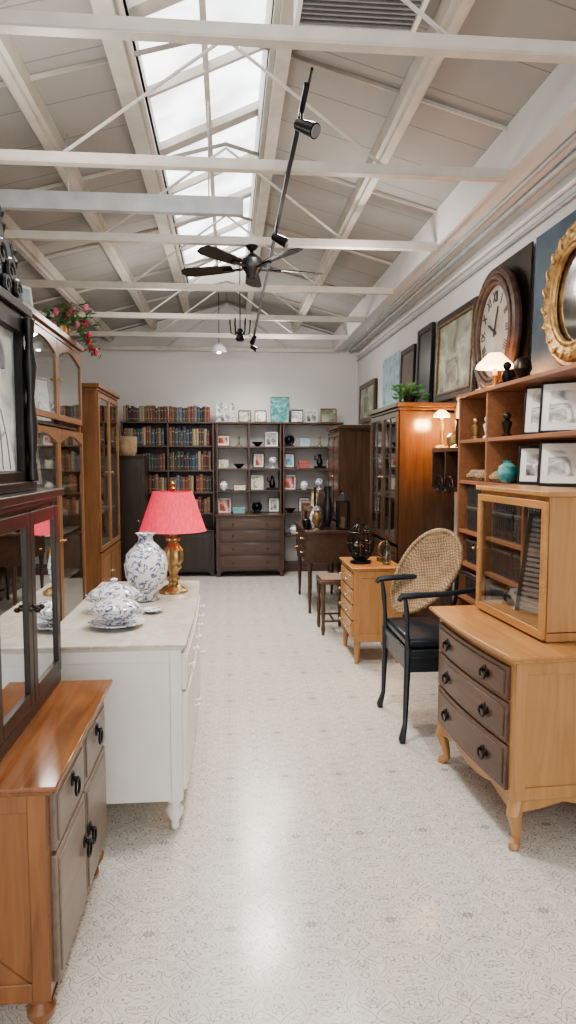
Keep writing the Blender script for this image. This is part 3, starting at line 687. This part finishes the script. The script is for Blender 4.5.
for k,(yy,zz) in enumerate(((4.22,1.632),(4.02,1.632),(3.74,1.632))):
    b=B(); b.lathe([(.03,0),(.03,.01),(.015,.02),(.025,.06),(.03,.08),(.012,.095)],n=14).sph((0,0,.115),.022); o=b.build('figurine',[BRASS,PORCW,BRONZ][k]); o.location=(1.57,yy,zz); tag(o,['brass','white ceramic','dark bronze'][k]+' bust figurine on the bookcase shelf','figurine')
def basket(yy,zz,kx=1.645):
    b=B(); b.prism([(-.14,-.10),(.14,-.10),(.14,.10),(-.14,.10)],0,.02,'z'); 
    for q in range(8):
        z=.02+q*.015; s=.9+.012*q; b.rod([(-.14*s,-.10*s,z),(.14*s,-.10*s,z),(.14*s,.10*s,z),(-.14*s,.10*s,z)],.010,6,True)
    for q in range(9):
        t_=-.12+.03*q; b.rod([(t_,-.104,.01),(t_*1.03,-.112,.13)],.005,5)
    b.rod([(-.14,-.10,.138),(.14,-.10,.138),(.14,.10,.138),(-.14,.10,.138)],.013,6,True)
    o=b.build('dark_basket',DWICK); o.location=(kx,yy,zz+.002); o.rotation_euler=(0,0,R(-90)); tag(o,'dark woven storage basket on a bookcase shelf','basket','dark baskets in the bookcase')
    o.scale=(1,.95,1)
for zz in(1.05,.84,.62,.45,.08,1.205):
    for yy in(4.14,3.72,3.40):
        if yy==3.40 and zz<.6: continue
        if zz==.45: continue
        basket(yy,zz)
# lamp on the bookcase
def glowlamp(loc,label,hh,rs,en,ss=.03):
    e=thing('shaded_lamp',label,'lamp',loc)
    B().lathe([(.05,0),(.045,.012),(.012,.02),(.010,hh*.5),(.018,hh*.6),(.008,hh)],n=16).build('base',BRASS,e)
    B().lathe([(rs,hh-.01),(rs*.95,hh+.01),(rs*.35,hh+rs*.7),(rs*.33,hh+rs*.68),(rs*.9,hh-.006)],n=28).build('lamp_shade',WARM,e)
    l=bpy.data.lights.new('lamp_glow','POINT'); l.energy=en; l.color=(1,.47,.17); l.shadow_soft_size=ss
    lo=bpy.data.objects.new('lamp_glow',l); COL.objects.link(lo); lo.parent=e; lo.location=(0,0,hh-.04)
    return e
glowlamp((1.58,3.96,1.922),'small table lamp with glowing warm shade on top of the bookcase',.13,.11,9)
e=thing('wall_cabinet','small dark wall cupboard with an open shelf and iron scrollwork','wall cabinet',(1.56,4.80,1.28),-90)
B().box(-.32,.32,0,.24,.28,.31).box(-.32,.32,0,.24,0,.025).box(-.32,-.30,0,.24,.02,.28).box(.30,.32,0,.24,.02,.28).box(-.3,.3,.21,.24,.02,.28).box(-.01,.01,0,.21,.02,.28).build('body',MAHOX,e,bevel=.003)
b=B()
for s in(-1,1):
    b.rod([(s*(.03+.11*(1-k/22)*math.cos(k*.45)+.07),-.006,.03+.09*(1-k/22)*math.sin(k*.45)) for k in range(23)],.006,6)
b.rod([(-.27,-.006,.02),(.27,-.006,.02)],.006,6); b.build('scrollwork',BLACKM,e)
glowlamp((1.60,5.02,1.592),'small brass lamp with glowing shade lighting the wardrobe side',.24,.06,42,.05)
vase('brass and dark metal candle stand beside the lamp',(1.62,4.72,1.592),[(.05,0),(.01,.02),(.015,.10),(.008,.18),(.025,.2)],BRONZ,'candlestick','candlestick')
vase('small brass jar beside the lamp',(1.64,4.88,1.592),[(.03,0),(.045,.03),(.04,.08),(.02,.10)],BRASS,'jar','jar')
# wardrobe
glasscab('wardrobe','tall glossy mahogany cabinet with glazed upper doors','wardrobe',(1.345,5.78,0),-90,1.02,.44,1.95,MAHO,[(.12,.80,2,'p'),(.83,1.88,2,'g')],[.85,1.2,1.55],muntin=(2,3),corn=.06,back=DKLIN)
e=thing('potted_plant','small green leafy plant in a pot on top of the wardrobe','potted plant',(1.46,5.42,1.952))
B().lathe([(.04,0),(.05,.05),(.055,.06),(.045,.06)]).build('pot',BRONZ,e)
b=B()
for k in range(90):
    a=random.uniform(0,2*pi); r=random.uniform(.02,.14); c=Vector((r*math.cos(a),r*math.sin(a),.06+random.uniform(0,.11)-r*.2)); d=Vector((math.cos(a),math.sin(a),random.uniform(-.4,.8))).normalized(); s=d.orthogonal().normalized()
    b.add([c-d*.03,c+s*.016,c+d*.035,c-s*.016],[(0,1,2,3)]); b.rod([(0,0,.05),c],.0015,4)
b.build('foliage',LEAF,e)
glasscab('wardrobe','dark mahogany cabinet with a warm polished panel door','cabinet',(1.22,7.75,0),-90,.80,.55,1.88,MAHO,[(.12,.80,2,'p'),(.83,1.80,2,'p')],[.85],corn=.06)
# desk
e=thing('writing_desk','dark mahogany writing desk with slender turned legs','desk',(.76,7.0,0),-90)
w,d,h=1.0,.42,.82
B().box(-w/2-.02,w/2+.02,-.02,d,h-.03,h).build('top',MAHOX,e,bevel=.004)
B().box(-w/2,w/2,0,d,h-.32,h-.03).build('body',MAHOX,e,bevel=.003)
for i in range(2):
    for j in range(2):
        x0=-w/2+.03+i*(w-.06)/2; z0=h-.31+j*.14
        o=B().box(x0+.005,x0+(w-.06)/2-.005,-.014,.005,z0,z0+.13).build('drawer',MAHOX,e,bevel=.003); knob(o,x0+(w-.06)/4,-.014,z0+.065,BRASS,.01)
for sx in(-1,1):
    for y in(.03,d-.03): B().lathe([(.012,0),(.016,.02),(.013,.06),(.02,.25),(.022,.42),(.03,.47),(.03,.51)],(sx*(w/2-.03),y,0),14).build('leg',MAHOX,e)
e=thing('desk_hutch','small dark wooden letter rack standing on the desk','desk organiser',(.97,7.02,.821),-90)
B().box(-.26,.26,0,.02,0,.34).box(-.26,-.24,-.18,0,0,.18).box(.24,.26,-.18,0,0,.18).box(-.24,.24,-.18,0,.16,.18).box(-.01,.01,-.18,0,0,.16).build('body',MAHOX,e,bevel=.002)
g='ornaments on the writing desk'
vase('tall dark metal vase on the desk',(.98,6.64,.822),[(.05,0),(.02,.02),(.05,.10),(.065,.20),(.03,.33),(.04,.42)],BLACKW,group=g)
vase('small old gold urn on the desk',(.86,6.55,.822),[(.04,0),(.015,.02),(.05,.09),(.045,.15),(.03,.17),(.035,.19)],OLDGOLD,'urn','urn',group=g)
vase('blue and white ginger jar on the desk',(.87,6.69,.822),[(.04,0),(.06,.06),(.065,.12),(.04,.18),(.03,.20),(.035,.22)],PORC,'ginger_jar','jar',group=g)
vase('squat dark pot on the desk',(.77,6.63,.822),[(.03,0),(.042,.04),(.038,.09),(.025,.10)],BLACKM,'pot','pot',group=g)
e=thing('lantern','black metal candle lantern on the desk','lantern',(1.12,6.56,.822))
b=B().box(-.06,.06,-.06,.06,0,.015).box(-.06,.06,-.06,.06,.27,.285)
for sx in(-1,1):
    for sy in(-1,1): b.box(sx*.055-.007,sx*.055+.007,sy*.055-.007,sy*.055+.007,.015,.27)
b.lathe([(.075,.285),(.025,.35),(.012,.36)],n=4).rod([(.03*math.cos(a),0,.38+.03*math.sin(a)) for a in [2*pi*k/12 for k in range(12)]],.003,5,True); b.build('frame',BLACKM,e)
B().cyl((0,0,.015),(0,0,.12),.02).build('candle',DKLIN,e)
for k in range(6): 
    book(.79,7.12+k*.045,.822,.04,.14,.19+.01*k,[3,1,0,5,7,2][k],'books on the writing desk',-90)
vase('tall dark bronze candlestick on the letter rack',(.88,6.86,1.003),[(.04,0),(.01,.02),(.014,.12),(.008,.20),(.02,.22)],BRONZ,'candlestick','candlestick',group=g)
picture('small gilt framed miniature on the letter rack',(.90,7.08,1.004),-60,.13,.17,OLDGOLD,ARTS[0],.014)
# stool
e=thing('stool','small dark wooden stool with brown woven seat beside the desk','stool',(.78,5.84,0),-90)
B().box(-.17,.17,0,.24,.44,.47).build('frame',WALN,e,bevel=.004)
B().box(-.16,.16,.01,.23,.47,.49).build('seat',plain('brown_woven_seat',(.20,.14,.09),.8,var=.3,scale=60),e,bevel=.010)
for sx in(-1,1):
    for y in(.025,.215): B().lathe([(.012,0),(.018,.05),(.013,.12),(.02,.2),(.014,.3),(.022,.38),(.022,.44)],(sx*.145,y,0),12).build('leg',WALN,e)
    B().cyl((sx*.145,.025,.12),(sx*.145,.215,.12),.009).build('stretcher',WALN,e)
B().cyl((-.145,.12,.12),(.145,.12,.12),.009).build('stretcher',WALN,e)
chest('chest_of_drawers','small pale oak chest with four drawers on tapered legs','chest of drawers',(.91,5.10,0),-90,.54,.36,.72,HONEY,HONEYX,BRASS,[(1,['d']),(1,['d']),(1,['d']),(1.1,['d'])],'taper',.17,over=.02,hk='knob',topm=HONEYX)
e=thing('wire_birdcage','round open black wire birdcage ornament on the oak chest','birdcage',(1.00,5.06,.722)); e.scale=(1.15,1.15,1.30)
b=B().lathe([(.07,0),(.07,.012),(.06,.014)],n=24)
for k in range(16):
    a=2*pi*k/16; b.rod([(.09*math.cos(a)*math.sin(t),.09*math.sin(a)*math.sin(t),.12-.11*math.cos(t)) for t in [pi*(.12+.88*j/10) for j in range(11)]],.0035,5)
for z,r in((.06,.076),(.12,.09),(.18,.076)): b.rod([(r*math.cos(a),r*math.sin(a),z) for a in [2*pi*k/20 for k in range(20)]],.004,5,True)
b.rod([(.02*math.cos(a),0,.25+.02*math.sin(a)) for a in [2*pi*k/10 for k in range(10)]],.003,5,True)
b.build('cage',BLACKM,e)
B().lathe([(.02,.014),(.03,.04),(.02,.07),(.008,.10)],n=12).build('perch',BRONZ,e)
vase('clear glass bottle on the oak chest',(1.18,4.97,.722),[(.03,0),(.035,.02),(.035,.10),(.012,.14),(.012,.18),(.016,.185)],glass('green_glass',(.55,.65,.6),.1),'glass_bottle','bottle')
vase('dark lidded pot on the oak chest',(1.03,5.29,.722),[(.04,0),(.055,.05),(.055,.10),(.03,.13),(.01,.14),(.012,.16)],BRONZ,'pot','pot')
o=B().box(-.05,.05,-.03,.03,0,.03).rod([(.06*math.cos(a),0,.09+.06*math.sin(a)) for a in [2*pi*k/20 for k in range(20)]],.008,6,True).build('brass_ring_ornament',OLDGOLD); o.location=(1.20,5.14,.722); o.rotation_euler[2]=R(30); tag(o,'old brass ring ornament on a small stand','ornament')

# black armchair
e=thing('armchair','black painted wooden armchair with a woven rattan backrest','armchair',(.93,3.71,0),-90)
w,d,sh=.54,.42,.53
B().box(-w/2,w/2,0,d,sh-.07,sh-.03).box(-w/2+.02,w/2-.02,.005,.02,sh-.15,sh-.07).box(-w/2+.005,-w/2+.02,.02,d-.02,sh-.15,sh-.07).box(w/2-.02,w/2-.005,.02,d-.02,sh-.15,sh-.07).build('seat_frame',BLUEBLK,e,bevel=.004)
B().box(-w/2+.02,w/2-.02,.01,d-.01,sh-.03,sh+.03).build('seat',BLUEBLK,e,bevel=.02)
for s in(-1,1):
    x=s*(w/2-.015)
    B().rod([(x+s*.01,-.015,0),(x+s*.012,-.018,.02),(x,0,.10),(x,.008,.40),(x,.01,sh-.02)],[.016,.02,.013,.018,.022],10).build('leg',BLUEBLK,e)
    B().rod([(x+s*.01,d+.03,0),(x,d+.005,.15),(x,d-.02,sh-.02)],[.014,.015,.02],10).build('leg',BLUEBLK,e)
    B().rod([(x,.01,sh-.03),(x,.005,sh+.07),(x+s*.01,.0,sh+.16),(x+s*.012,-.01,sh+.245)],[.016,.011,.015,.011],8).build('arm_post',BLUEBLK,e)
    B().rod([(x+s*.012,-.045,sh+.235),(x+s*.013,-.03,sh+.258),(x+s*.014,.06,sh+.265),(x+s*.016,.22,sh+.27),(x,.36,sh+.285),(x-s*.04,d,sh+.30)],[.012,.018,.018,.014,.015,.014],8).build('armrest',BLUEBLK,e)
    B().rod([(x,d-.02,sh-.03),(x-s*.03,d+.01,sh+.15),(x-s*.045,d+.01,sh+.31)],.013,8).build('back_post',BLUEBLK,e)
B().rod([(-w/2+.05,d,sh+.30),(-.1,d+.03,sh+.31),(.1,d+.03,sh+.31),(w/2-.05,d,sh+.30)],.014,8).build('top_rail',BLUEBLK,e)
a_=.165; c_=.285
b=B(); vs=[];fs=[]; n=32; ringsn=6
for i in range(ringsn+1):
    q=i/ringsn
    for j in range(n):
        an=2*pi*j/n; x=a_*q*math.cos(an)*(1+.16*math.sin(an)); z=c_*q*math.sin(an); y=.045*(1-q*q)
        vs.append((x,y,z))
for i in range(ringsn):
    for j in range(n): fs.append((i*n+j,i*n+(j+1)%n,(i+1)*n+(j+1)%n,(i+1)*n+j))
b.add(vs,fs); b.add([(v[0],v[1]+.02,v[2]) for v in vs],fs)
b.rod([(a_*math.cos(t)*(1+.16*math.sin(t)),.008,c_*math.sin(t)) for t in [2*pi*k/36 for k in range(36)]],.014,8,True)
o=b.build('backrest',WICK,e,label='woven tan rattan oval backrest'); o.location=(-.19,.22,sh+.03+.275); o.rotation_euler=(R(-14),R(33),R(38))

# ---- right wall art
xw=1.793
WR=-90
picture('large dark and gold framed old landscape painting on the wall',(xw-.02,5.25,1.98),WR,.92,.68,DARK,OLDOIL,.055,.03,tilt=2,name='framed_painting',cat='painting',inner=OLDGOLD)
picture('black carved wooden panel leaning above the wardrobe',(xw-.03,6.05,1.965),WR,.46,.72,BLACKW,BLACKW,.05,.03,tilt=2,name='carved_panel',cat='wall panel')
picture('dark framed mirror-like panel above the wardrobe',(xw-.025,6.66,2.0),WR,.50,.60,BLACKW,DKLIN,.05,.025,tilt=2)
picture('pale blue canvas on the wall',(XR,7.45,2.02),WR,.75,.62,BLACKW,BLUEA,.0,.02,tilt=0,name='canvas_painting',cat='painting')
picture('brown framed old painting on the wall',(xw-.015,8.6,1.98),WR,.95,.50,WALN,OLDOIL,.06,.03,tilt=1,name='framed_painting',cat='painting')
picture('dark blue painted board leaning behind the gilded mirror',(xw-.03,3.58,1.925),WR,.55,.84,BLACKW,art('dark_blue_board',[(.3,(.03,.06,.09)),(.7,(.06,.12,.17))],3,12),.0,.02,tilt=1,name='painted_board',cat='painting')
picture('dark wooden board leaning behind the clock',(xw-.03,4.22,1.925),WR,.62,.84,DARK,DARK,.0,.02,tilt=1,name='wooden_board',cat='board')
# clock
e=thing('wall_clock','large oval wooden framed clock with roman numerals','clock',(xw-.09,4.28,2.315),WR)
def oval_ring(b,rx,rz,r,y,n=48,bead=0):
    b.rod([((rx)*math.cos(t),y,(rz)*math.sin(t)) for t in [2*pi*k/n for k in range(n)]],[r*(1+(bead if k%2 else 0)) for k in range(n)],8,True)
b=B(); oval_ring(b,.335,.37,.030,0); oval_ring(b,.30,.335,.018,-.02,64,.25); oval_ring(b,.27,.305,.020,-.008); b.build('frame',plain('weathered_clock_wood',(.085,.048,.032),.5,var=.5,scale=24,bmp=.5),e)
b=B(); b.lathey([(.28,-.005),(.28,.0)],(0,0,0),40,1.1)
b.build('clock_face',plain('aged_clock_face',(.38,.35,.30),.5,var=.4,scale=5),e)
def text_mesh(s,size):
    cu=bpy.data.curves.new('t','FONT'); cu.body=s; cu.size=size; cu.align_x='CENTER'; cu.align_y='CENTER'; cu.extrude=.0008
    ob=bpy.data.objects.new('t',cu); COL.objects.link(ob); bpy.context.view_layer.update()
    dg=bpy.context.evaluated_depsgraph_get(); me=bpy.data.meshes.new_from_object(ob.evaluated_get(dg)); bpy.data.objects.remove(ob)
    return me
rom=['XII','I','II','III','IIII','V','VI','VII','VIII','IX','X','XI']
for k,s in enumerate(rom):
    b=B(); me=text_mesh(s,.082); a=2*pi*k/12
    rx,rz=.195*math.sin(a),.215*math.cos(a)
    vs=[]
    for v in me.vertices:
        x,y=v.co.x*.8,v.co.y*1.2; X=x*math.cos(-a)-y*math.sin(-a); Z=x*math.sin(-a)+y*math.cos(-a); vs.append((X+rx,-.002-v.co.z,Z+rz))
    b.add(vs,[tuple(p.vertices) for p in me.polygons]); b.build('numeral',BLACKM,e)
for a,l,wd in((R(-60),.11,.008),(R(20),.16,.006)):
    o=B().box(-wd,wd,-.008,-.005,-.03,l).build('clock_hand',BLACKM,e); o.rotation_euler=(0,a,0)
# gilded mirror
e=thing('round_mirror','round gilded ornate mirror with thick carved frame','mirror',(xw-.10,3.22,2.30),WR); e.scale=(.93,.93,.90)
b=B(); oval_ring(b,.285,.315,.050,0,64); oval_ring(b,.345,.375,.020,.0,64,.15); oval_ring(b,.235,.262,.014,-.02,64,.2)
for k in range(20):
    a=2*pi*k/20; r0=.29; pts=[(( r0+.018*math.sin(q*1.5))*math.cos(a+q*.05),-.046,(r0+.03+.018*math.sin(q*1.5))*math.sin(a+q*.05)) for q in range(5)]
    b.rod(pts,[.004,.010,.012,.010,.004],6)
b.build('frame',GOLD,e)
B().lathey([(.24,-.01),(.24,.0)],(0,0,0),40,1.1).build('mirror_glass',MIRR,e)
vase('dark metal urn on top of the bookcase',(1.60,3.62,1.922),[(.05,0),(.02,.02),(.05,.07),(.045,.11),(.03,.13)],BRONZ,'urn','urn')
b=B(); b.box(-.05,.05,-.03,.03,0,.015).lathe([(.02,.015),(.03,.04),(.025,.08),(.012,.09)]).sph((0,0,.11),.024).rod([(0,0,.06),(.05,0,.09),(.07,0,.13)],.006,6)
o=b.build('figurine',BLACKM); o.location=(1.58,3.78,1.922); tag(o,'small dark figurine on top of the bookcase','figurine')

# ------------------------------------------------------------------ camera + light
cam=bpy.data.cameras.new('camera'); co=bpy.data.objects.new('camera',cam); COL.objects.link(co)
co.location=(0,0,1.5); co.rotation_euler=(R(90-4.37),0,R(-5.04)); cam.sensor_width=36; cam.lens=680/1024*36; cam.clip_start=.05
S.camera=co
w=bpy.data.worlds.new('world'); S.world=w; w.use_nodes=True
bg=w.node_tree.nodes['Background']; bg.inputs[0].default_value=(1,.995,.98,1); bg.inputs[1].default_value=2.5
for y in(3.0,4.4,5.9,7.3,8.5):
    l=bpy.data.lights.new('track_light','SPOT'); l.energy=115 if y<8 else 60; l.color=(1,.96,.90); l.spot_size=R(150); l.spot_blend=.8; l.shadow_soft_size=.15
    o=bpy.data.objects.new('track_light',l); COL.objects.link(o); o.location=(.31,y,2.88)
for x,y in((-.7,3.0),(.85,4.6),(-.6,6.4),(.6,7.9)):  # added fill points with no fixture, to brighten the room and ceiling
    l=bpy.data.lights.new('fill_light','POINT'); l.energy=14; l.color=(1,.96,.9); l.shadow_soft_size=.10
    o=bpy.data.objects.new('fill_light',l); COL.objects.link(o); o.location=(x,y,2.70)
try:
    S.view_settings.look='AgX - Medium High Contrast'; S.view_settings.exposure=.28
except Exception as ex: print(ex)
